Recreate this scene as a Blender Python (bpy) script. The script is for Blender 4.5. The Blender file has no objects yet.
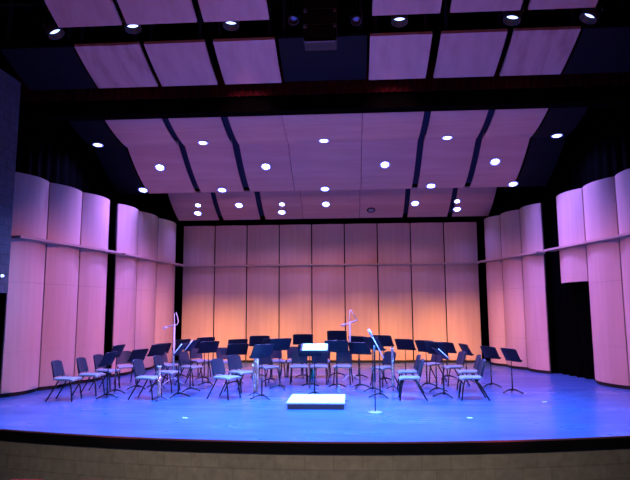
import bpy, bmesh, math, random
from mathutils import Vector, Matrix
random.seed(7)
PI = math.pi
scene = bpy.context.scene
COL = scene.collection

# ---------------------------------------------------------------- helpers
class MB:
    """collects shapes, then links them as ONE mesh object"""
    def __init__(s): s.v=[]; s.f=[]; s.sm=[]
    def add(s, vs, fs, smooth=False):
        o=len(s.v); s.v += [tuple(p) for p in vs]
        for f in fs: s.f.append(tuple(i+o for i in f)); s.sm.append(smooth)
        return s
    def box(s, x0,x1,y0,y1,z0,z1, M=None):
        vs=[Vector((x,y,z)) for z in (z0,z1) for y in (y0,y1) for x in (x0,x1)]
        if M is not None: vs=[M@p for p in vs]
        return s.add(vs, [(0,2,3,1),(4,5,7,6),(0,1,5,4),(2,6,7,3),(0,4,6,2),(1,3,7,5)])
    def bbox(s, x0,x1,y0,y1,z0,z1, b=.01, M=None, seg=2):
        bm=bmesh.new(); bmesh.ops.create_cube(bm,size=1)
        for p in bm.verts: p.co=Vector(((x0+x1)/2+p.co.x*(x1-x0),(y0+y1)/2+p.co.y*(y1-y0),(z0+z1)/2+p.co.z*(z1-z0)))
        bmesh.ops.bevel(bm,geom=bm.edges[:],offset=b,segments=seg,affect='EDGES',profile=.6)
        bm.verts.index_update()
        vs=[(M@p.co if M is not None else p.co.copy()) for p in bm.verts]
        fs=[tuple(p.index for p in f.verts) for f in bm.faces]; bm.free()
        return s.add(vs,fs,False)
    def tube(s, pts, r, n=8, caps=True):
        pts=[Vector(p) for p in pts]; k=len(pts)
        rs=r if isinstance(r,(list,tuple)) else [r]*k
        vs=[]; up=None
        for i,p in enumerate(pts):
            d=(pts[min(i+1,k-1)]-pts[max(i-1,0)]).normalized()
            if up is None:
                up=Vector((0,0,1)) if abs(d.z)<.9 else Vector((1,0,0))
            a=d.cross(up).normalized(); b=a.cross(d).normalized(); up=b
            for j in range(n):
                t=2*PI*j/n; vs.append(p+(a*math.cos(t)+b*math.sin(t))*rs[i])
        fs=[]
        for i in range(k-1):
            for j in range(n):
                j2=(j+1)%n; fs.append((i*n+j,i*n+j2,(i+1)*n+j2,(i+1)*n+j))
        s.add(vs,fs,True)
        if caps:
            o=len(s.v)-len(vs)
            s.f.append(tuple(o+j for j in range(n-1,-1,-1))); s.sm.append(False)
            s.f.append(tuple(o+(k-1)*n+j for j in range(n))); s.sm.append(False)
        return s
    def lathe(s, prof, M=None, n=20, smooth=True, caps=True):
        vs=[]
        for r,z in prof:
            for j in range(n):
                t=2*PI*j/n; p=Vector((max(r,1e-4)*math.cos(t),max(r,1e-4)*math.sin(t),z))
                vs.append(M@p if M is not None else p)
        fs=[(i*n+j,i*n+(j+1)%n,(i+1)*n+(j+1)%n,(i+1)*n+j) for i in range(len(prof)-1) for j in range(n)]
        o=len(s.v); s.add(vs,fs,smooth)
        if not caps: return s
        s.f.append(tuple(o+j for j in range(n-1,-1,-1))); s.sm.append(False)
        k=len(prof)-1; s.f.append(tuple(o+k*n+j for j in range(n))); s.sm.append(False)
        return s
    def grid(s, fn, nu, nv, thick, smooth=True):
        """fn(u,v)->point of the front, thick = Vector offset to the back face"""
        T=Vector(thick); F=[Vector(fn(i/nu,j/nv)) for j in range(nv+1) for i in range(nu+1)]
        w=nu+1; N=len(F); vs=F+[p+T for p in F]; front=[]; back=[]; side=[]
        for j in range(nv):
            for i in range(nu):
                a=j*w+i; front.append((a,a+1,a+w+1,a+w)); back.append((N+a,N+a+w,N+a+w+1,N+a+1))
        loop=[i for i in range(w)]+[j*w+nu for j in range(1,nv+1)]+[nv*w+i for i in range(nu-1,-1,-1)]+[j*w for j in range(nv-1,0,-1)]
        for a,b in zip(loop,loop[1:]+loop[:1]): side.append((b,a,N+a,N+b))
        o=len(s.v); s.v+=[tuple(p) for p in vs]
        for f in front+back: s.f.append(tuple(i+o for i in f)); s.sm.append(smooth)
        # sides keep hard shading through their own vertices
        for f in side: s.add([vs[i] for i in f],[(0,1,2,3)],False)
        return s
    def build(s, name, m, parent=None):
        me=bpy.data.meshes.new(name); me.from_pydata(s.v,[],s.f)
        me.polygons.foreach_set('use_smooth',s.sm); me.update()
        bm=bmesh.new(); bm.from_mesh(me); bmesh.ops.recalc_face_normals(bm,faces=bm.faces[:]); bm.to_mesh(me); bm.free()
        o=bpy.data.objects.new(name,me); COL.objects.link(o); me.materials.append(m)
        if parent: o.parent=parent
        return o

def tag(o,label=None,cat=None,group=None,kind=None):
    if label: o['label']=label
    if cat: o['category']=cat
    if group: o['group']=group
    if kind: o['kind']=kind
    return o
def thing(name,label,cat,loc=(0,0,0),rz=0,group=None):
    o=bpy.data.objects.new(name,None); COL.objects.link(o); o.empty_display_size=.1
    o.location=loc; o.rotation_euler=(0,0,rz)
    return tag(o,label,cat,group)
def struct(o): o['kind']='structure'; return o
def dup(root,loc,rz,label):
    r=root.copy(); COL.objects.link(r); r.location=loc; r.rotation_euler=(0,0,rz); r['label']=label
    for ch in list(root.children):
        c=ch.copy(); COL.objects.link(c); c.parent=r
        for g in list(ch.children):
            d=g.copy(); COL.objects.link(d); d.parent=c
    return r

# ---------------------------------------------------------------- materials
def mat(name,col,rough=.5,metal=0,spec=.5,emit=None,es=0):
    m=bpy.data.materials.new(name); m.use_nodes=True
    b=m.node_tree.nodes['Principled BSDF']
    b.inputs['Base Color'].default_value=(*col,1); b.inputs['Roughness'].default_value=rough
    b.inputs['Metallic'].default_value=metal; b.inputs['Specular IOR Level'].default_value=spec
    if emit: b.inputs['Emission Color'].default_value=(*emit,1); b.inputs['Emission Strength'].default_value=es
    return m
def noisy(name,c0,c1,scale=(4,4,4),rough=.5,detail=3,bump=0,coord='Object',spec=.5,r2=None,lo=.35,hi=.65,dist=0):
    m=mat(name,c0,rough,spec=spec); nt=m.node_tree; N=nt.nodes; L=nt.links; b=N['Principled BSDF']
    tc=N.new('ShaderNodeTexCoord'); mp=N.new('ShaderNodeMapping'); mp.inputs['Scale'].default_value=scale
    nz=N.new('ShaderNodeTexNoise'); nz.inputs['Scale'].default_value=1; nz.inputs['Detail'].default_value=detail; nz.inputs['Distortion'].default_value=dist
    rp=N.new('ShaderNodeValToRGB'); rp.color_ramp.elements[0].position=lo; rp.color_ramp.elements[1].position=hi
    rp.color_ramp.elements[0].color=(*c0,1); rp.color_ramp.elements[1].color=(*c1,1)
    L.new(tc.outputs[coord],mp.inputs[0]); L.new(mp.outputs[0],nz.inputs['Vector']); L.new(nz.outputs[0],rp.inputs[0]); L.new(rp.outputs[0],b.inputs['Base Color'])
    if r2 is not None:
        mr=N.new('ShaderNodeMapRange'); mr.inputs[1].default_value=lo; mr.inputs[2].default_value=hi; mr.inputs[3].default_value=rough; mr.inputs[4].default_value=r2
        L.new(nz.outputs[0],mr.inputs[0]); L.new(mr.outputs[0],b.inputs['Roughness'])
    if bump:
        bp=N.new('ShaderNodeBump'); bp.inputs['Strength'].default_value=bump; bp.inputs['Distance'].default_value=.01
        L.new(nz.outputs[0],bp.inputs['Height']); L.new(bp.outputs[0],b.inputs['Normal'])
    return m

M={}
M['maple']=noisy('maple_veneer',(.56,.355,.28),(.61,.395,.315),(7,7,.5),.45,4,coord='Generated' if False else 'Object')
M['maple_back']=M['maple']
M['cloud']=noisy('cloud_veneer',(.53,.3,.22),(.61,.37,.27),(.4,5,5),.5,4)
M['reflector']=noisy('reflector_veneer',(.46,.28,.22),(.53,.33,.26),(6,.4,4),.5,3)
M['figured']=noisy('figured_veneer',(.4,.23,.18),(.53,.33,.26),(5.5,.35,3),.5,2,dist=.5,lo=.38,hi=.6)
M['ledge']=noisy('ledge_wood',(.42,.27,.2),(.5,.33,.25),(2,2,10),.45)
M['seam']=mat('black_seam',(.012,.01,.012),.8)
M['black']=mat('black_paint',(.004,.004,.006),.9,spec=.1)
M['drape']=noisy('black_velour',(.0003,.0003,.0004),(.0006,.0006,.0008),(9,9,2),.95,spec=.02)
M['navy']=mat('navy_soffit',(.002,.0035,.006),.75,spec=.2)
M['slot']=mat('slot_dark',(.015,.022,.05),.85,spec=.2)
M['valance']=noisy('red_velvet',(.016,.0015,.002),(.04,.003,.004),(14,14,3),.9,spec=.1)
M['stand']=mat('stand_black',(.005,.0055,.008),.4,spec=.35)
M['chair_shell']=mat('chair_plastic',(.03,.035,.06),.5)
M['chair_seat']=noisy('chair_seat_fabric',(.22,.225,.25),(.28,.285,.31),(30,30,30),.6)
M['chair_back']=noisy('chair_back_fabric',(.014,.022,.045),(.022,.032,.06),(30,30,30),.55)
M['tube']=mat('chair_steel_black',(.01,.011,.014),.35,metal=.2)
M['chrome']=mat('chrome',(.85,.85,.88),.18,metal=1)
M['white_metal']=mat('white_enamel',(.85,.85,.88),.3)
M['paper']=mat('paper',(.9,.9,.9),.7)
M['podium_top']=noisy('podium_carpet_top',(.72,.72,.72),(.8,.8,.8),(8,8,8),.6)
M['podium_side']=mat('podium_side',(.05,.05,.06),.6)
M['teal']=mat('teal_plastic',(.02,.75,.5),.3)
M['cap']=mat('white_cap',(.8,.8,.8),.4)
M['tape']=mat('white_tape',(.85,.85,.85),.6)
M['steel']=mat('brushed_steel',(.55,.55,.58),.35,metal=.9)
M['housing']=mat('fixture_black',(.02,.02,.025),.5)
M['grey_block']=None
M['red_seat']=noisy('red_plush',(.5,.02,.02),(.65,.03,.03),(20,20,20),.85)
M['woodwind']=noisy('reddish_wood',(.3,.1,.08),(.6,.33,.27),(25,25,14),.3)
M['palewood']=noisy('pale_wood',(.55,.35,.26),(.65,.43,.33),(6,6,2),.3)

def floor_mat():
    m=mat('stage_floor',(.05,.08,.2),.4); nt=m.node_tree; N=nt.nodes; L=nt.links; b=N['Principled BSDF']
    tc=N.new('ShaderNodeTexCoord')
    n1=N.new('ShaderNodeTexNoise'); n1.inputs['Scale'].default_value=.55; n1.inputs['Detail'].default_value=5
    mp=N.new('ShaderNodeMapping'); mp.inputs['Scale'].default_value=(.6,3.2,1); mp.inputs['Rotation'].default_value=(0,0,.12)
    n2=N.new('ShaderNodeTexNoise'); n2.inputs['Scale'].default_value=1.2; n2.inputs['Detail'].default_value=6; n2.inputs['Distortion'].default_value=.6
    L.new(tc.outputs['Object'],n1.inputs['Vector']); L.new(tc.outputs['Object'],mp.inputs[0]); L.new(mp.outputs[0],n2.inputs['Vector'])
    mx=N.new('ShaderNodeMath'); mx.operation='MULTIPLY_ADD'; mx.inputs[1].default_value=.5; L.new(n1.outputs[0],mx.inputs[0])
    hm=N.new('ShaderNodeMath'); hm.operation='MULTIPLY'; hm.inputs[1].default_value=.5; L.new(n2.outputs[0],hm.inputs[0]); L.new(hm.outputs[0],mx.inputs[2])
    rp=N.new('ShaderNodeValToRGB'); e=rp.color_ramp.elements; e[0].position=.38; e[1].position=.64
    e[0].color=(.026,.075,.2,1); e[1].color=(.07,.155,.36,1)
    L.new(mx.outputs[0],rp.inputs[0]); L.new(rp.outputs[0],b.inputs['Base Color'])
    mr=N.new('ShaderNodeMapRange'); mr.inputs[1].default_value=.35; mr.inputs[2].default_value=.65; mr.inputs[3].default_value=.4; mr.inputs[4].default_value=.24
    L.new(mx.outputs[0],mr.inputs[0]); L.new(mr.outputs[0],b.inputs['Roughness'])
    return m
M['floor']=floor_mat()

def block_mat(name,c1,c2,mortar,rot):
    m=mat(name,c1,.85,spec=.2); nt=m.node_tree; N=nt.nodes; L=nt.links; b=N['Principled BSDF']
    tc=N.new('ShaderNodeTexCoord'); mp=N.new('ShaderNodeMapping'); mp.inputs['Rotation'].default_value=rot
    br=N.new('ShaderNodeTexBrick'); br.inputs['Scale'].default_value=1; br.inputs['Brick Width'].default_value=.42; br.inputs['Row Height'].default_value=.205
    br.inputs['Mortar Size'].default_value=.008; br.inputs['Color1'].default_value=(*c1,1); br.inputs['Color2'].default_value=(*c2,1); br.inputs['Mortar'].default_value=(*mortar,1)
    nz=N.new('ShaderNodeTexNoise'); nz.inputs['Scale'].default_value=9
    mx=N.new('ShaderNodeMix'); mx.data_type='RGBA'; mx.blend_type='MULTIPLY'; mx.inputs[0].default_value=.5
    L.new(tc.outputs['Object'],mp.inputs[0]); L.new(mp.outputs[0],br.inputs['Vector']); L.new(tc.outputs['Object'],nz.inputs['Vector'])
    L.new(br.outputs['Color'],mx.inputs[6]); L.new(nz.outputs[0],mx.inputs[7]); L.new(mx.outputs[2],b.inputs['Base Color'])
    bp=N.new('ShaderNodeBump'); bp.inputs['Strength'].default_value=.6; bp.inputs['Distance'].default_value=.01; bp.invert=True
    L.new(br.outputs['Fac'],bp.inputs['Height']); L.new(bp.outputs[0],b.inputs['Normal'])
    return m
M['pit_block']=block_mat('pit_block',(.42,.36,.28),(.36,.31,.25),(.33,.285,.225),(PI/2,0,0))
M['house_block']=block_mat('house_block',(.1,.11,.125),(.09,.1,.115),(.06,.06,.07),(PI/2,PI/2,0))

EXPO=0
LENS=16
DOWN_W={'a':1000,'b':1000,'c':170}; DOWN_C=(.25,.22,1.0); DOWN_A=100; DOWN_B=1
PK=(1,.33,.72); OR=(1,.46,.11); VI=(.95,.28,.5); VH=(1,.24,.32); BL=(.08,.27,1.0)
BEAMS=[
 # p, target, watts, colour, cone, blend
 ((-5.17,10.3,7.2),(6.9,14.4,.6),3800,PK,34,1),
 ((-5.17,10.3,7.2),(6.0,18.6,.6),3800,PK,30,1),
 ((5.29,10.3,7.08),(-6.7,13.8,.6),3800,PK,34,1),
 ((5.29,10.3,7.08),(-6.0,18.3,.6),3800,PK,30,1),
 ((-3.55,10.3,7.2),(-2.5,10.3,0),10000,BL,85,1),
 ((3.84,10.3,7.1),(2.5,10.3,0),10000,BL,85,1),
 ((-1.57,10.3,7.2),(-.8,10.9,0),7500,BL,60,1),
 ((1.70,10.3,7.15),(.8,10.9,0),7500,BL,60,1),
 ((5.29,10.3,7.08),(-6.6,11.2,2.2),6000,BL,18,1),
 ((-3,7.4,-.9),(-2.6,10.4,7.3),430,VH,75,1),  # added uplight hidden in the pit, brightens the left house reflectors
 ((3,7.4,-.9),(2.6,10.4,7.3),430,VH,75,1),  # added pit uplight, out of view, for the right house reflectors
 ((-1.57,10.3,7.2),(-1.8,20.9,2.2),850,(1,.3,.45),44,1),
 ((1.70,10.3,7.15),(1.6,20.9,2.2),850,(1,.3,.45),44,1),
 ((0,0.5,3.4),(0,8.4,-.6),1150,(1,.86,.7),80,1),
]
for _x in (-4.5,-1.5,1.5,4.5): BEAMS.append(((_x*.9,-5,3.2),(_x,15.6,5.8),2300,VI,13,1))  # added fill spots behind the camera to brighten the ceiling clouds
for _i,_x in enumerate((-4.9,-2.95,-1,1,2.95,4.7)): BEAMS.append((((-3.55,-3.55,-1.57,1.7,3.84,3.84)[_i],10.3,7.15),(_x,20.9,.0),6000,OR,23,1))
CHAIRS=[
(-5.40,12.03,0,'dark musician chair farthest left on stage, standing alone nearest the left wall'),
(-5.24,12.82,0,'dark chair second from the far left, just right of the leftmost chair'),
(-5.26,13.72,-8,'dark chair third from the far left, partly behind the two leftmost music stands'),
(-5.20,14.74,-55,'dark chair in front of the second left wall tower, turned toward the audience'),
(-3.71,12.25,-8,'dark chair beside the short woodwind on the left, facing right'),
(-3.66,13.39,-8,'dark chair just behind the short woodwind on the left'),
(-4.25,15.17,-25,'dark chair on the far left back, behind the chair near the short woodwind'),
(-3.44,14.62,-20,'pale seated chair behind the pair of sharply tilted stands on the left'),
(-3.69,16.43,-40,'dark chair at back left below the wide high music stand'),
(-2.03,12.37,-25,'dark chair at the front of the left half, left of the tall bassoon'),
(-1.90,13.41,-35,'dark chair just left of the tall bassoon, one row behind the front chair'),
(-2.85,16.10,-55,'dark chair in back row left, its backrest showing over the two nearer chairs'),
(-1.44,14.64,-50,'dark chair directly right of the tall bassoon, below the wide dark stands'),
(-1.47,16.43,-70,'dark chair in the back row behind the stands right of the tall bassoon'),
(-0.93,16.43,-80,'dark chair in the back row left of the conductor stand'),
(-0.67,14.91,-88,'pale seated chair behind the conductor stand, left one of the pair'),
(-0.15,14.92,-92,'pale seated chair behind the conductor stand, right one beside the teal bottle'),
(-0.14,16.43,-92,'dark chair in the back row directly under the highest music stand'),
(0.47,14.92,-97,'dark chair behind the wide stand that is right of the conductor stand'),
(1.48,14.53,-140,'dark chair behind the round base microphone stand, angled left'),
(1.93,12.35,178,'dark chair right of the upright chrome woodwind, seen in profile facing left'),
(2.00,13.57,180,'dark chair immediately behind the profile chair by the chrome woodwind'),
(2.80,15.50,-150,'dark chair in the back row on the right half under the paired stands'),
(3.24,14.68,-168,'dark chair second from the right in the back, under the far right back stand'),
(3.39,13.59,178,'dark chair just behind the rightmost front chair'),
(3.21,12.41,178,'rightmost dark chair nearest the audience, seen in profile facing left'),
]
STANDS=[
(-4.64,12.34,0.99,-5,'leftmost black music stand, in front of the third chair from the left'),
(-4.75,13.02,1.11,-5,'second black music stand from the far left, taller and just behind the leftmost'),
(-4.52,13.78,0.96,-20,'black music stand with low desk behind the left chair beside the short woodwind'),
(-4.16,14.15,1.06,-25,'black music stand with wide desk against the second left wall tower'),
(-4.62,15.82,0.99,-30,'black music stand low behind the back left chairs, left of the white microphone stand'),
(-4.17,16.19,1.08,-30,'black music stand with its desk across the left white microphone stand'),
(-3.12,12.53,1.17,5,'black sharply tilted stand nearest the audience right of the short woodwind'),
(-3.10,13.38,1.20,0,'black sharply tilted stand with a lit edge, right of the similar one'),
(-3.35,15.62,1.16,-45,'high black music stand on the back left over the pale seated chair'),
(-2.95,14.47,1.11,-42,'wide black music stand in front of the high one on the back left'),
(-2.56,16.22,1.08,-62,'black music stand in the back row left, rear one of an overlapping pair'),
(-2.25,14.68,1.04,-58,'black music stand in the back row left, front one of an overlapping pair'),
(-1.91,16.11,1.18,-72,'high black music stand in the back row behind the tall bassoon'),
(-1.23,12.30,1.16,-40,'black tilted music stand right beside the tall bassoon'),
(-1.42,15.22,1.14,-60,'black music stand half hidden between the bassoon and the wide stand'),
(-1.04,13.87,1.21,-55,'wide black music stand left of the white podium, tilted to the right'),
(-0.67,16.13,1.22,-85,'high black music stand behind the left of the conductor stand'),
(-0.34,14.24,1.04,-90,'black music stand standing hidden directly behind the conductor stand'),
(0.33,14.08,1.15,-95,'wide black music stand just right of the conductor stand'),
(0.28,16.57,1.34,-92,'highest black music stand, centre of the back row'),
(0.89,16.16,1.16,-120,'small tilted black music stand right of the tall white microphone stand'),
(0.89,14.09,1.10,-118,'black music stand in front of the small tilted one, right of centre'),
(1.18,13.49,1.25,-150,'black music stand immediately behind the round base microphone stand'),
(1.30,12.58,1.33,-172,'black music stand turned edge-on beside the round base microphone stand'),
(1.55,15.49,1.21,-125,'wide high black music stand on the back right behind the round base microphone stand'),
(2.13,15.50,1.11,-128,'black music stand over the profile chair, behind the chrome woodwind'),
(2.54,14.40,1.13,-135,'black music stand on the right, left one of the overlapping pair'),
(2.65,13.53,1.14,-140,'black music stand on the right, front one of the overlapping pair'),
(2.68,12.69,1.04,-176,'low black music stand turned edge-on at the front right'),
(3.32,16.09,0.99,-138,'black music stand in the back row right behind the low edge-on stand'),
(3.69,15.32,0.99,-168,'black music stand with its narrow side showing near the right end of the back wall'),
(4.09,14.35,0.98,-155,'black music stand second from the right, by the right wall'),
(4.31,13.33,1.00,-160,'rightmost black music stand, standing alone by the right wall'),
]
LAMPS=[
('a',-6.35,15.02,6.58,''),
('a',-3.36,15.05,6.58,''),
('a',0.01,15.11,6.57,''),
('a',3.37,15.11,6.57,''),
('a',6.30,15.15,6.56,''),
('b',-4.89,15.99,6.11,''),
('b',-1.74,16.04,6.09,''),
('b',1.73,16.06,6.08,''),
('b',4.86,16.04,6.09,''),
('b',-5.74,16.95,5.67,''),
('b',-3.26,17.03,5.64,''),
('b',-0.06,17.08,5.62,''),
('b',3.17,17.02,5.64,''),
('b',5.61,17.00,5.65,''),
('c',-4.69,19.49,5.66,'small'),
('c',-4.80,19.89,5.45,'rear'),
('c',-3.22,19.52,5.64,''),
('c',-1.69,19.51,5.65,'small'),
('c',-1.74,19.91,5.44,'rear'),
('c',-0.14,19.54,5.63,''),
('c',1.45,19.88,5.45,'off'),
('c',2.97,19.57,5.62,''),
('c',4.41,19.51,5.65,'small'),
('c',4.47,19.90,5.44,'rear'),
]

# ---------------------------------------------------------------- setting
def edge(x): return 8.38+19-math.sqrt(19*19-(x-.15)**2)
XS=[-9.5+19*i/60 for i in range(61)]
def slab(y_off0,z0,z1,ywall,name,m):
    top=[(x,edge(x)+y_off0) for x in XS]; pts=top+[(9.5,ywall),(-9.5,ywall)]
    n=len(pts); b=MB(); b.add([(x,y,z1) for x,y in pts]+[(x,y,z0) for x,y in pts],
        [tuple(range(n)),tuple(range(2*n-1,n-1,-1))]+[(i,(i+1)%n,n+(i+1)%n,n+i) for i in range(n)])
    return struct(b.build(name,m))
def strip(y0,y1,z0,z1,name,m):
    b=MB(); vs=[]
    for x in XS: vs+=[(x,edge(x)+y0,z0),(x,edge(x)+y1,z0),(x,edge(x)+y1,z1),(x,edge(x)+y0,z1)]
    fs=[]
    for i in range(len(XS)-1):
        for j in range(4): fs.append((i*4+j,i*4+(j+1)%4,i*4+4+(j+1)%4,i*4+4+j))
    fs+=[(0,1,2,3),tuple(len(vs)-4+j for j in (3,2,1,0))]
    return struct(b.add(vs,fs).build(name,m))
slab(0,-.17,0,22.2,'floor',M['floor'])
strip(-.022,0,-.022,0,'trim_1',mat('nosing_wood',(.2,.06,.08),.85,spec=.1))
strip(-.02,.05,-.172,-.0225,'trim_2',M['black'])
strip(.052,.36,-1.5,-.171,'wall_pit',M['pit_block'])
b=MB(); b.add([(-9.5,9.6,-1.5),(9.5,9.6,-1.5),(9.5,8.0,-1.42),(-9.5,8.0,-1.42),(-9.5,-9,1.1),(9.5,-9,1.1),(-9.5,-9,-1.8),(9.5,-9,-1.8),(-9.5,9.6,-1.8),(9.5,9.6,-1.8)],
   [(0,1,2,3),(3,2,5,4),(4,5,7,6),(6,7,9,8),(8,9,1,0),(0,3,4,6,8),(1,9,7,5,2)]); struct(b.build('floor_house',mat('house_carpet',(.03,.02,.025),.95)))
def sbox(name,m,*a): return struct(MB().box(*a).build(name,m))
sbox('wall_left',M['black'],-9.7,-9.5,-9,22.2,-1.8,9.2)
sbox('wall_right',M['black'],9.5,9.7,-9,22.2,-1.8,9.2)
sbox('wall_back',M['black'],-9.7,9.7,22.2,22.4,-1.8,9.2)
sbox('wall_front',M['black'],-9.7,9.7,-9.2,-9,-1.8,9.2)
sbox('ceiling',M['black'],-9.7,9.7,-9.2,22.4,9.2,9.4)
sbox('wall_header',M['drape'],-9.5,9.5,12.62,12.95,6.5,9.2)
sbox('wall_house_left',M['house_block'],-9.5,-6.6,8.6,11.65,2.27,6.95)
# proscenium jambs
sbox('wall_jamb_left',M['black'],-9.5,-7.75,12.3,12.9,0,6.38)
sbox('wall_jamb_right',M['black'],7.9,9.5,12.3,12.9,0,6.38)

# hanging cloth
def cloth(name,label,m,a,b_,z0,z1,wl,amp,cat):
    a=Vector((*a,0)); b_=Vector((*b_,0)); d=b_-a; n=Vector((-d.y,d.x,0)).normalized(); Ln=d.length
    k=int(Ln/wl*8)
    f=lambda u,v:a+d*u+n*(amp*math.sin(u*Ln/wl*2*PI)+amp*.3*math.sin(u*Ln/wl*5.1))+Vector((0,0,z0+(z1-z0)*v))
    return tag(MB().grid(f,k,1,n*.015).build(name,m),label,cat)
cloth('stage_drape','black velour drape hanging behind the left wall towers',M['drape'],(-7.6,12.97),(-6.15,21.0),0,9.1,.35,.06,'drape')
cloth('stage_drape','black velour drape closing the dark doorway in the right wall towers',M['drape'],(7.8,12.97),(6.0,21.0),0,9.1,.35,.06,'drape')
cloth('stage_drape','black velour drape hanging behind the back wall towers',M['drape'],(-7.0,21.85),(7.0,21.85),0,9.1,.35,.06,'drape')
cloth('velvet_valance','dark red velvet valance across the top of the proscenium opening',M['valance'],(-9.4,12.52),(9.4,12.52),6.84,7.6,.16,.025,'curtain')

# ---------------------------------------------------------------- acoustic shell towers
def tower(label,pts,bulge,inward,shorts=(),ext=(0,0),group=None):
    P=[Vector((*p,0)) for p in pts]; c=(P[0]+P[-1])/2
    t=thing('acoustic_shell_tower',label,'acoustic panel',c,0,group)
    inward=Vector((*inward,0)); 
    for i in range(len(P)-1):
        a=P[i]-c; e=P[i+1]-c; d=(e-a).normalized(); n=Vector((-d.y,d.x,0)); n=n if n.dot(inward)>0 else -n
        a=a+d*.02; e=e-d*.02; mb=MB()
        zs=[(2.6,3.55),(3.56,5.08)] if i in shorts else ([(.09,.966),(.97,2.546),(2.55,3.55),(3.56,5.08)] if bulge>.1 else [(.09,2.546),(2.55,3.55),(3.56,5.08)])
        for z0,z1 in zs:
            f=lambda u,v:a+(e-a)*u+n*(bulge*(1-(2*u-1)**2))+Vector((0,0,z0+(z1-z0)*v))
            mb.grid(f,14,1,-n*.03)
        mb.build('panel',M['maple'],t)
        z0=2.62 if i in shorts else .02
        a2=a+d*.03-n*.035; e2=e-d*.03-n*.035
        MB().grid(lambda u,v:a2+(e2-a2)*u+Vector((0,0,z0+(5.05-z0)*v)),1,1,-n*.06,False).build('backing_frame',M['seam'],t)
        if i not in shorts:
            a3=a-n*.03; e3=e-n*.03
            MB().grid(lambda u,v:a3+(e3-a3)*u+n*(bulge*.8*(1-(2*u-1)**2))+Vector((0,0,.09*v)),14,1,-n*.03,False).build('base_plinth',M['seam'],t)
    a=P[0]-c; e=P[-1]-c; d=(e-a).normalized(); n=Vector((-d.y,d.x,0)); n=n if n.dot(inward)>0 else -n
    a=a-d*ext[0]; e=e+d*ext[1]; w=bulge+.14
    MB().grid(lambda u,v:a+(e-a)*u+n*w+Vector((0,0,3.535+.055*v)),1,1,-n*(w+.03),False).build('ledge',M['ledge'],t)
    return t
G='curved wooden acoustic wall towers'
tower('left acoustic wall tower nearest the audience, three curved wooden panels',[(-7.0,12.25),(-6.77,13.38),(-6.5,14.57),(-6.25,15.75)],.15,(1,0),ext=(0,.22))
tower('left acoustic wall tower at the rear, next to the back wall',[(-6.2,16.2),(-6.06,17.5),(-5.91,18.9),(-5.74,20.4)],.15,(1,0),ext=(0,.2))
tower('right acoustic wall tower at the rear, next to the back wall',[(5.5,20.42),(5.81,19.42),(6.15,18.33),(6.47,17.25)],.15,(-1,0),ext=(.02,.05))
tower('right acoustic wall tower nearest the audience with a short panel over the dark doorway',[(6.63,16.42),(6.88,15.18),(7.14,13.9),(7.38,12.65)],.15,(-1,0),shorts=(0,),ext=(.3,.1))
for k,w in enumerate(('left','middle','right')):
    x0=-5.62+k*3.66
    tower('%s third of the flat wooden back wall behind the orchestra seats'%w,[(x0+1.22*i,20.9) for i in range(4)],.05,(0,-1))

# ---------------------------------------------------------------- stage ceiling clouds
ROWS={'a':(13.3,7.05,15.3,6.53,.11),'b':(15.26,6.62,17.2,5.58,.12),'c':(19.,5.97,20.4,5.22,.08)}
def rowz(r,Y):
    Y0,z0,Y1,z1,b=ROWS[r]; t=(Y-Y0)/(Y1-Y0); return z0+(z1-z0)*t-b*4*t*(1-t)
COLS=[(-5.64,-4.14),(-3.96,-2.6),(-2.4,-1.012),(-.998,1.043),(1.057,2.6),(2.78,4.19),(4.37,5.65)]
CN=['leftmost','second from left','third from left','centre','third from right','second from right','rightmost']
RN={'a':'front','b':'middle','c':'rear'}
def cloud(r,x0,x1,label,m,name='ceiling_cloud'):
    Y0,z0,Y1,z1,b=ROWS[r]; cx=(x0+x1)/2
    t=thing(name,label,'ceiling panel',(cx,Y0,rowz(r,Y0)))
    f=lambda u,v:Vector((x0+(x1-x0)*u-cx,(Y1-Y0)*v,rowz(r,Y0+(Y1-Y0)*v)-z0))
    MB().grid(f,2,14,(0,0,.045)).build('panel',m,t)
    for xx in (x0-cx+.12,x1-cx-.12):
        g=lambda u,v:Vector((xx-.03+.06*u,.05+(Y1-Y0-.1)*v,rowz(r,Y0+.05+(Y1-Y0-.1)*v)-z0+.045))
        MB().grid(g,1,10,(0,0,.09)).build('hanging_rail',M['slot'],t)
    return t
for r in 'abc':
    for (x0,x1),n in zip(COLS,CN):
        cloud(r,x0,x1,'%s wooden cloud panel in the %s row of the stage ceiling'%(n,RN[r]),M['cloud'])
for r in 'ab':
    for s,n in ((-1,'left'),(1,'right')):
        x0,x1=(-6.62,-5.7) if s<0 else (5.71,6.62)
        cloud(r,x0,x1,'dark navy soffit panel on the %s end of the %s stage ceiling row'%(n,RN[r]),M['navy'],'soffit_panel')
# navy strips standing in for the darkness seen between the cloud columns
for r in 'abc':
    Y0,z0,Y1,z1,b=ROWS[r]
    for xa,xb in ((-4.2,-3.9),(-2.66,-2.34),(2.54,2.84),(4.13,4.43)):
        o=MB().grid(lambda u,v:Vector((xa+(xb-xa)*u,Y0+(Y1-Y0)*v,rowz(r,Y0+(Y1-Y0)*v)+.14)),1,8,(0,0,.02)).build('slot_darkness',M['slot']); struct(o)

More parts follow.
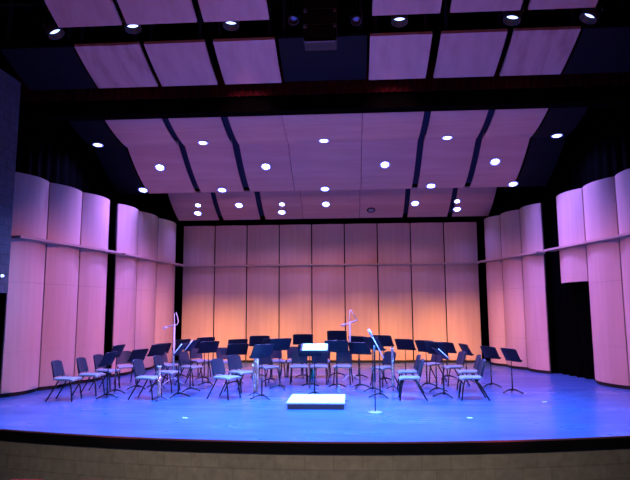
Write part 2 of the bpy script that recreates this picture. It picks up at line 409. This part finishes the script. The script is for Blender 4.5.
# ---------------------------------------------------------------- house ceiling clouds
def house(x0,x1,Y0,z0,Y1,z1,label,m,name='ceiling_cloud'):
    cx=(x0+x1)/2; t=thing(name,label,'ceiling panel',(cx,Y0,z0))
    MB().grid(lambda u,v:Vector((x0+(x1-x0)*u-cx,(Y1-Y0)*v,(z1-z0)*v-.03*4*v*(1-v))),1,8,(0,0,.06)).build('panel',m,t)
    for xx in (x0-cx+.12,x1-cx-.12):
        MB().box(xx-.03,xx+.03,.05,.11,.05,9.2-z0).build('hanger',M['slot'],t)
        MB().box(xx-.03,xx+.03,Y1-Y0-.15,Y1-Y0-.09,z1-z0+.07,9.2-z0).build('hanger',M['slot'],t)
HA=[(-5.07,-3.67),(-3.57,-2.28),(-2.1,-.81),(1.16,2.42),(2.6,3.92),(4.05,5.36)]
HB=[(-4.82,-3.58),(-3.48,-2.13),(-2.0,-.76),(1.16,2.4),(2.58,3.84),(3.98,5.17)]
HN=['leftmost','second from left','reflector left of the centre bay','reflector right of the centre bay','second from right','rightmost']
for i,(x0,x1) in enumerate(HA): house(x0,x1,11,7.43,12.2,7.0,'%s in the full reflector row just before the proscenium'%HN[i],M['figured'] if i in (0,5) else M['reflector'])
for i,(x0,x1) in enumerate(HB): house(x0,x1,8.5,7.95,9.9,7.27,'%s in the reflector row cut off by the picture top'%HN[i],M['reflector'])
house(-.74,1.1,11,7.45,12.2,7.02,'dark navy centre bay panel between the house ceiling reflectors',M['navy'],'soffit_panel')
house(-6.7,-5.12,11,7.43,12.2,7.0,'dark navy soffit panel left of the house ceiling reflectors',M['navy'],'soffit_panel')
house(5.42,6.9,11,7.43,12.2,7.0,'dark navy soffit panel right of the house ceiling reflectors',M['navy'],'soffit_panel')

# ---------------------------------------------------------------- lamps
def spot(name,loc,target,power,col,ang,blend,rad=.08):
    l=bpy.data.lights.new(name,'SPOT'); l.energy=power; l.color=col; l.spot_size=math.radians(ang); l.spot_blend=blend; l.shadow_soft_size=rad
    o=bpy.data.objects.new(name,l); COL.objects.link(o); o.location=loc
    o.rotation_euler=(Vector(target)-Vector(loc)).to_track_quat('-Z','Y').to_euler(); return o
M['lens']=mat('lamp_lens',(.9,.9,1),.3,emit=(.72,.8,1),es=LENS)
M['rim']=mat('lamp_halo',(.3,.3,.8),.3,emit=(.16,.2,1),es=1.1)  # emissive ring stands in for the blue halo around each lamp
M['lens_blue']=mat('spot_lens',(.5,.6,1),.2,emit=(.36,.5,1),es=4)
M['lens_off']=mat('lamp_lens_off',(.3,.3,.32),.3)
M['trim_ring']=mat('lamp_trim',(.55,.55,.6),.35,metal=.3)
first={}
def where(r,x):
    i=min(range(7),key=lambda k:abs((COLS[k][0]+COLS[k][1])/2-x)); 
    if r!='c' and abs(x)>5.7: return 'dark soffit on the %s'%('left' if x<0 else 'right')
    return '%s cloud'%CN[i]
for r,x,y,z,note in LAMPS:
    Y0,z0,Y1,z1,b=ROWS[r]; sl=math.atan2(rowz(r,y+.05)-rowz(r,y-.05),.1)
    zz=rowz(r,y)-.012; off=note=='off'; sc=.75 if note=='small' else 1
    lab='lit round downlight in the %s of the %s ceiling row%s'%(where(r,x),RN[r],'' if r!='b' or abs(x)>5.2 or y<16.5 else ', rear one')
    if r=='b' and y<16.5: lab=lab.replace('downlight in the','downlight at the front of the').replace('ceiling row','row')
    if off: lab='round ceiling downlight that is switched off, right of the centre of the rear row'
    if note in('rear','small'): lab='%s lit downlight of the pair in the %s, rear ceiling row'%('lower' if note=='rear' else 'upper',where(r,x))
    t=thing('downlight',lab,'ceiling light',(x,y,zz)); t.rotation_euler=(sl,0,0)
    R=.15*sc
    MB().lathe([(R*.72,0.0),(R*.74,-.02),(R,-.012),(R,.004),(R*.72,.004)],n=24).build('trim_ring',M['seam'] if off else M['trim_ring'],t)
    MB().lathe([(0.001,-.016),(R*.6,-.014),(R*.71,-.004),(R*.71,.002)],n=24).build('lens',M['lens_off'] if off else M['lens'],t)
    if not off: MB().lathe([(R*.715,-.0205),(R*.98,-.0175),(R*.98,-.0145),(R*.715,-.0175),(R*.715,-.0205)],n=24,caps=False).build('halo_ring',M['rim'],t)
    side=r!='c' and 4.5<abs(x)<5.2
    if not off: spot('downlight_beam',(x,y,zz-.06),(x*(1.3 if abs(x)>3 else 1),y-(1.2 if r!='c' else .2),0),DOWN_W[r]*(.4 if note=='small' else 1)*(.6 if note=='rear' else 1)*(.25 if r=='b' and abs(x)>5.2 else 1)*(1.25 if side else .75 if r!='c' and abs(x)>3 else 1),DOWN_C if abs(x)<=3 else (.32,.19,1.0) if side else (.24,.17,1.0),115 if side else 125 if r!='c' and abs(x)>3 else DOWN_A,DOWN_B,.07)

def fixture(label,loc,target,lit=True,sz=1.0):
    t=thing('stage_spotlight',label,'spotlight',loc)
    d=(Vector(target)-Vector(loc)).normalized(); Mx=d.to_track_quat('Z','Y').to_matrix().to_4x4()
    MB().lathe([(.05*sz,-.28*sz),(.09*sz,-.26*sz),(.1*sz,-.05*sz),(.13*sz,.0),(.13*sz,.14*sz),(.115*sz,.14*sz),(.115*sz,.03*sz)],Mx).build('can',M['housing'],t)
    MB().lathe([(.001,.06*sz),(.06*sz,.055*sz),(.11*sz,.035*sz)],Mx).build('lens',M['lens_blue'] if lit else M['glass_dim'],t)
    y=MB(); y.tube([(-.15*sz,0,0),(-.15*sz,0,.2*sz),(.15*sz,0,.2*sz),(.15*sz,0,0)],.012); y.tube([(0,0,.2*sz),(0,0,BZ-loc[2]-.032)],.014); y.build('yoke',M['housing'],t)
    return t
M['glass_dim']=mat('fixture_glass',(.12,.16,.35),.1)
BZ=8.02
tag(MB().tube([(-6.3,10.3,BZ),(6.6,10.3,BZ)],.028).build('lighting_batten',M['housing']),'black pipe batten carrying the spotlights above the front of the stage','pipe')
FX=[((-5.17,10.3,7.5),'bright stage spotlight at far left, under the leftmost reflector corner',(-1,10.5,0)),
 ((-3.55,10.3,7.56),'stage spotlight in the gap below the two leftmost top reflectors',(-2,9.6,0)),
 ((-1.57,10.3,7.55),'stage spotlight below the top reflector left of the black centre bay',(-1.5,9.5,0)),
 ((1.70,10.3,7.5),'stage spotlight below the top reflector right of the black centre bay',(1.5,9.5,0)),
 ((3.84,10.3,7.45),'stage spotlight in the gap below the two rightmost top reflectors',(2,9.6,0)),
 ((5.29,10.3,7.42),'bright stage spotlight at far right, beside the rightmost reflector corner',(1,10.5,0))]
for p,l,tg in FX: fixture(l,p,tg,True,1.25)
fixture('small unlit spotlight left of the hanging loudspeaker stack',(-.34,10.3,7.52),(-.3,8,3),False,.8)
fixture('small unlit spotlight right of the hanging loudspeaker stack',(.87,10.3,7.46),(.8,8,3),False,.8)

# loudspeaker stack
M['bracket']=mat('bracket_metal',(.25,.25,.3),.4,metal=.6)
sp=thing('loudspeaker_cluster','black loudspeaker stack hanging in the centre bay','loudspeaker',(.2,9.9,6.7))
for k in range(3):
    MB().bbox(-.3,.3,-.2,.22,.03+k*.3,.31+k*.3,.02).build('cabinet',mat('speaker_box_%d'%k,(.005,.005,.007),.6),sp)
mb=MB()
for k in range(3):
    for s in (-.27,.27): MB().bbox(s-.03,s+.03,-.225,-.2,.27+k*.3,.33+k*.3,.004).build('rigging_bracket',M['bracket'],sp)
MB().bbox(-.27,.27,-.215,-.17,.0,.025,.005).build('bottom_rail',mat('rail_metal',(.12,.12,.15),.4,metal=.5),sp)
mb=MB()
for s in (-.25,.25): MB().tube([(s,0,.9),(s,0,9.2-6.7)],.01).build('hanging_cable',M['housing'],sp)

# ---------------------------------------------------------------- chairs
def make_chair(label,loc,rz):
    t=thing('musician_chair',label,'chair',loc,rz,CG)
    def seatf(u,v):
        x=(u-.5)*.46; y=(v-.5)*.44+.02; r=.012*((2*u-1)**4)+.03*max(0,(v-.75)/.25)**2
        return Vector((x*(1-.06*(1-v)),y,.478-r-.012*math.sin(PI*u)*math.sin(PI*v)))
    MB().grid(seatf,8,8,(0,0,-.03)).build('seat',M['chair_seat'],t)
    def backf(u,v):
        x=(u-.5)*(.44-.05*v*v-.03*(1-v)**2); z=.50+.33*v-.03*(2*u-1)**4*v; y=-.2-.085*v+.045*(2*u-1)**2
        return Vector((x,y,z))
    MB().grid(backf,10,8,(0,-.03,0)).build('backrest',M['chair_back'],t)
    for s in (-1,1):
        MB().tube([(s*.19,.15,.435),(s*.2,.2,.25),(s*.215,.235,.0)],.0155).build('leg',M['tube'],t)
        MB().tube([(s*.19,-.08,.435),(s*.205,-.2,.22),(s*.215,-.33,.0)],.0155).build('leg',M['tube'],t)
    for s in (-1,1): MB().tube([(s*.185,.17,.435),(s*.185,-.14,.435),(s*.185,-.195,.47),(s*.18,-.225,.6),(s*.17,-.255,.72)],.012).build('side_rail',M['tube'],t)
    for yy in (-.1,.1): MB().tube([(-.19,yy,.43),(.19,yy,.43)],.01).build('cross_bar',M['tube'],t)
    return t
CG='musician chairs set out on the stage'
proto=None
for x,y,a,l in CHAIRS:
    rz=math.radians(a)-PI/2
    if proto is None: proto=make_chair(l,(x,y,0),rz)
    else: dup(proto,(x,y,0),rz,l)

# ---------------------------------------------------------------- music stands
SG='black music stands set out on the stage'
M['lit_edge_paint']=mat('edge_highlight',(.8,.8,.82),.3)  # pale colour paints the light caught by the black desk edges
def make_stand(label,loc,rz,top,tilt,rim=None):
    t=thing('music_stand',label,'music stand',loc,rz,SG)
    h=.33; zb=top-h*math.cos(tilt); yb=-.04
    d=Vector((0,math.sin(tilt),math.cos(tilt))); n=Vector((0,-math.cos(tilt),math.sin(tilt)))
    W=.57
    def f(u,v):
        x=(u-.5)*W; 
        return Vector((x,yb,zb))+d*(h*v-.03*(2*abs(u-.5))**3*v)+n*(.03*(2*u-1)**2)
    ds=MB().grid(f,10,4,-n*.013).build('desk',M['stand'],t)
    if rim is not None:
        sx=(rim-.5)*W
        MB().tube([tuple(f(rim,v)+n*.004) for v in (0,.25,.5,.75,1)],.011,8).build('lit_edge_strip',M['lit_edge_paint'],ds)['label']='pale strip standing in for the lit side edge of the desk'
    mb=MB(); p=Vector((0,yb,zb)); mb.grid(lambda u,v:p+Vector(((u-.5)*W,0,0))+n*(.06*v),6,1,-d*.006); mb.grid(lambda u,v:p+Vector(((u-.5)*W,0,0))+n*.06+d*(.02*v),6,1,-n*.005)
    mb.build('shelf_lip',M['stand'],t)
    mb=MB(); mb.tube([(0,0,.05),(0,0,zb*.58)],.0155,10); mb.tube([(0,0,zb*.58),(0,0,zb*.6)],.02,10); mb.build('lower_tube',M['tube'],t)
    c=Vector((0,yb,zb))+d*(h*.45)
    MB().tube([(0,0,zb*.58),(0,0,zb+.02),(0,.0,c.z-.03),tuple(c-n*.01)],.0095,8).build('inner_tube',M['tube'],t)
    for k in range(3):
        a=PI/2+k*2*PI/3
        MB().tube([(math.cos(a)*r,math.sin(a)*r,z) for r,z in ((.0,.085),(.06,.08),(.14,.06),(.21,.03),(.25,.012))],[.018,.018,.017,.015,.012],8).build('leg',M['tube'],t)
    return t
protos={}
for i,(x,y,top,a,l) in enumerate(STANDS):
    rz=math.radians(a)-PI/2
    tilt=math.radians(47 if 'low black music stand turned' in l else 38 if 'sharply' in l else 27)
    make_stand(l,(x,y,0),rz,min(top,1.3),tilt,1 if 'sharply' in l else 0 if 'low black music stand turned' in l else None)

# ---------------------------------------------------------------- podium and its surroundings
pd=thing('conductor_podium','low podium with white top and dark sides at stage front centre','podium',(0,11.0,0))
MB().bbox(-.54,.54,.02,1.08,.0,.1,.008).build('base',M['podium_side'],pd)
MB().bbox(-.555,.555,0,1.1,.1,.135,.01).build('top',M['podium_top'],pd)

def conductor_stand(loc,rz):
    t=thing('music_stand','conductor music stand behind the podium, holding a white sheet','music stand',loc,rz)
    tilt=math.radians(62); h=.36; top=1.13; W=.62; zb=top-h*math.cos(tilt)
    d=Vector((0,math.sin(tilt),math.cos(tilt))); n=Vector((0,-math.cos(tilt),math.sin(tilt))); p=Vector((0,-.16,zb))
    MB().grid(lambda u,v:p+Vector(((u-.5)*W,0,0))+d*(h*v),6,2,-n*.007).build('desk',M['stand'],t)
    mb=MB(); mb.grid(lambda u,v:p+Vector(((u-.5)*W,0,0))+n*(.05*v),6,1,-d*.006); mb.build('shelf_lip',M['stand'],t)
    MB().tube([(0,0,.05),(0,0,.62)],.0155,10).build('lower_tube',M['tube'],t)
    MB().tube([(0,0,.62),(0,0,zb-.01),tuple(p+d*(h*.45)-n*.008)],.0095,8).build('inner_tube',M['tube'],t)
    for k in range(3):
        a=PI/2+k*2*PI/3
        MB().tube([(math.cos(a)*r,math.sin(a)*r,z) for r,z in ((.0,.085),(.06,.08),(.14,.06),(.21,.03),(.25,.012))],[.018,.018,.017,.015,.012],8).build('leg',M['tube'],t)
    Mx=Matrix.Translation(loc)@Matrix.Rotation(rz,4,'Z')
    sh=MB().grid(lambda u,v:Mx@(p+Vector((-.26+.55*u,0,0))+d*(.02+.32*v)+n*(.004+.006*abs(math.sin(PI*u*2)))),12,2,(Mx.to_3x3()@n)*.003).build('sheet_music',M['paper'])
    tag(sh,'open white sheet music lying on the conductor stand','sheet music')
conductor_stand((-.13,12.75,0),0)

M['base_metal']=mat('grey_cast_base',(.3,.3,.33),.5,metal=.3)
# microphone stand with round base
mc=thing('microphone_stand','black microphone stand with round base, alone at front right of the podium','microphone stand',(1.12,10.75,0))
MB().lathe([(.001,.028),(.05,.026),(.13,.014),(.135,.006),(.135,0)],n=28).build('round_base',M['base_metal'],mc)
MB().tube([(0,0,.02),(0,0,.55)],.011,10).build('lower_pole',M['tube'],mc)
MB().tube([(0,0,.55),(0,0,1.22)],.02,10).build('upper_pole',M['tube'],mc)
a=Vector((-.055,0,1.42)); e=Vector((.17,0,.98))
MB().tube([tuple(a),tuple(e)],.011,8).build('boom',M['white_metal'],mc)
dm=(a-e).normalized()
MB().tube([tuple(a-dm*.06),tuple(a+dm*.04),tuple(a+dm*.1)],[.02,.026,.02],10).build('microphone',M['white_metal'],mc)

# tall white microphone stands
def tall_mic(label,loc,h,armz,arm,hook):
    t=thing('microphone_stand',label,'microphone stand',loc)
    MB().tube([(0,0,.12),(0,0,armz)],.022,10).build('pole',M['white_metal'],t)
    for k in range(3):
        q=PI/2+.3+k*2*PI/3; MB().tube([(0,0,.16),(math.cos(q)*.14,math.sin(q)*.14,.1),(math.cos(q)*.3,math.sin(q)*.3,.012)],.012,8).build('leg',M['white_metal'],t)
    MB().tube(arm,.02,8).build('boom_arm',M['white_metal'],t)
    p=Vector(arm[0]); q=Vector(arm[1]); dd=(p-q).normalized()
    MB().tube([tuple(p),tuple(p+dd*.1)],.03,10).build('microphone',M['white_metal'],t)
    MB().tube(hook,.013,8).build('gooseneck',M['white_metal'],t)
tall_mic('tall white microphone stand with hooked top at the left corner of the stage',(-3.94,14.75,0),1.85,1.5,
   [(-.2,0,1.46),(0,0,1.52),(.02,0,1.53)],[(0,0,1.5),(-.01,0,1.8),(.03,0,1.84),(.07,0,1.74),(.1,0,1.6),(.07,0,1.53),(.0,0,1.5)])
tall_mic('tall white microphone stand with crossed arm right of centre',(.655,15.7,0),1.9,1.56,
   [(-.14,0,1.485),(.0,0,1.53),(.2,0,1.6)],[(0,0,1.56),(0,0,1.66),(-.0,0,1.87),(.03,0,1.89),(.08,0,1.8),(.2,0,1.62)])

# woodwinds upright on little floor pegs
def woodwind(label,name,loc,h,body,twin,lean):
    t=thing(name,label,'instrument',loc); t.rotation_euler=lean
    mb=MB()
    for k in range(3):
        q=.5+k*2*PI/3; mb.tube([(0,0,.09),(math.cos(q)*.08,math.sin(q)*.08,.06),(math.cos(q)*.17,math.sin(q)*.17,.012)],.009,6)
    mb.build('peg_stand',M['tube'],t)
    m=MB(); m.lathe([(.022,.09),(.04,.1),(.043,.18),(.036,.2),(.036,h*.55),(.03,h*.57),(.026,h*.9),(.036,h*.97),(.036,h)],n=14)
    if twin: m.lathe([(.025,.1),(.034,.12),(.03,h*.3),(.026,h*.78)],Matrix.Translation((.06,0,0)),n=12)
    m.build('body',body,t)
    k_=MB()
    for i in range(8):
        z=.24+i*(h-.36)/8
        k_.tube([(-.02,-.042,z),(.0,-.046,z+.008),(.02,-.042,z)],.007,6); 
    k_.tube([(.03,-.045,.16),(.03,-.045,h*.8)],.006,6); k_.tube([(-.03,-.045,.22),(-.03,-.045,h*.7)],.005,6)
    k_.build('keys',M['chrome'],t)
    if twin: MB().tube([(.06,0,h*.78),(.06,0,h*.84),(.09,-.05,h*.9),(.14,-.12,h*.88),(.17,-.16,h*.82)],[.008,.007,.006,.005,.004],8).build('bocal',M['chrome'],t)
    else: MB().tube([(0,0,h),(0,0,h+.06)],[.018,.012],8).build('mouthpiece',M['stand'],t)
    MB().lathe([(.037,h-.03),(.04,h-.02),(.04,h),(.03,h)],n=14).build('top_ring',M['cap'],t)
woodwind('short pale woodwind standing upright on the floor at front left','clarinet',(-3.38,12.02,0),.72,M['palewood'],False,(0,0,0))
woodwind('reddish bassoon standing upright on the floor left of the podium','bassoon',(-1.44,12.62,0),1.04,M['woodwind'],True,(0,0,0))
woodwind('slim bright metal woodwind standing upright on the right beside the profile chair','clarinet',(1.66,13.75,0),.98,M['steel'],False,(0,0,0))

# bottles, tape
b_=thing('water_bottle','teal water bottle with white cap behind the conductor stand','bottle',(-.41,16.05,0))
MB().lathe([(.05,0),(.056,.01),(.056,.21),(.038,.24),(.022,.26),(.022,.275)]).build('body',M['teal'],b_)
MB().lathe([(.03,.27),(.03,.315),(.015,.32)]).build('cap',M['cap'],b_)
M['clear']=mat('clear_plastic',(.9,.95,1),.08); M['clear'].node_tree.nodes['Principled BSDF'].inputs['Transmission Weight'].default_value=.8
b_=thing('water_bottle','small clear water bottle on the floor behind the right end of the podium','bottle',(.4,13.0,0))
MB().lathe([(.032,0),(.034,.01),(.034,.12),(.03,.15),(.014,.18),(.014,.19)]).build('body',M['clear'],b_)
MB().lathe([(.017,.188),(.017,.21),(.01,.212)]).build('cap',M['cap'],b_)
for (x,y,l) in ((-2.24,10.09,'small white tape mark on the floor at front left'),(2.73,10.27,'small white tape mark on the floor at front right'),(4.6,12.07,'small white tape mark on the floor near the right wall')):
    tag(MB().box(x-.045,x+.045,y-.03,y+.03,.0005,.004).build('tape_mark',M['tape']),l,'tape mark','white tape marks on the stage floor')

wl=thing('wall_light','tiny white light on the block wall at far left','light',(-6.6,11.35,2.62))
MB().bbox(.0,.03,-.05,.05,-.06,.06,.008).build('back_plate',M['housing'],wl)
MB().lathe([(.001,.05),(.02,.045),(.028,.02),(.028,.0)],Matrix.Translation((.03,0,0))@Matrix.Rotation(PI/2,4,'Y'),n=12).build('bulb',M['lens_blue'],wl)

# theatre seat just entering the frame
def theatre_seat(label,x,y):
    zf=-1.42+(8.0-y)*2.52/17
    t=thing('theatre_seat',label,'seat',(x,y,zf))
    top=.43-zf
    MB().grid(lambda u,v:Vector(((u-.5)*.5,-.12+.14*v,.42+(top-.42)*v-.035*(2*u-1)**4*v)),8,5,(0,-.09,0)).build('backrest',M['red_seat'],t)
    MB().bbox(-.24,.24,-.1,.32,.36,.46,.03).build('seat',M['red_seat'],t)
    for s in (-1,1): MB().bbox(s*.28-.025,s*.28+.025,-.16,.26,0,.62,.012).build('armrest',M['housing'],t)
theatre_seat('red plush theatre seat at the bottom left, left one of two',-2.1,4.9)
theatre_seat('red plush theatre seat at the bottom left, right one of two',-1.52,4.9)

# ---------------------------------------------------------------- light
for p,tg,w,c,ang,bl in BEAMS: spot('stage_or_fill_beam',p,tg,w,c,ang,bl,.1)

w=bpy.data.worlds.new('World'); scene.world=w; w.use_nodes=True
w.node_tree.nodes['Background'].inputs[0].default_value=(.01,.01,.02,1); w.node_tree.nodes['Background'].inputs[1].default_value=.2

# ---------------------------------------------------------------- camera
yaw,pitch,roll=math.radians(3.6),math.radians(7.2),math.radians(.3)
f=Vector((-math.sin(yaw)*math.cos(pitch),math.cos(yaw)*math.cos(pitch),math.sin(pitch)))
r=Vector((math.cos(yaw),math.sin(yaw),0)); u=r.cross(f)
r2=r*math.cos(roll)-u*math.sin(roll); u2=u*math.cos(roll)+r*math.sin(roll)
cd=bpy.data.cameras.new('Camera'); cam=bpy.data.objects.new('Camera',cd); COL.objects.link(cam)
cam.matrix_world=Matrix(((r2.x,u2.x,-f.x,.7),(r2.y,u2.y,-f.y,0),(r2.z,u2.z,-f.z,1.85),(0,0,0,1)))
cd.sensor_fit='HORIZONTAL'; cd.sensor_width=36; cd.lens=565/630*36; cd.clip_start=.05; cd.clip_end=200
scene.camera=cam
v=scene.view_settings; v.view_transform='Standard'; v.look='None'; v.gamma=1; v.exposure=EXPO; v.use_curve_mapping=False
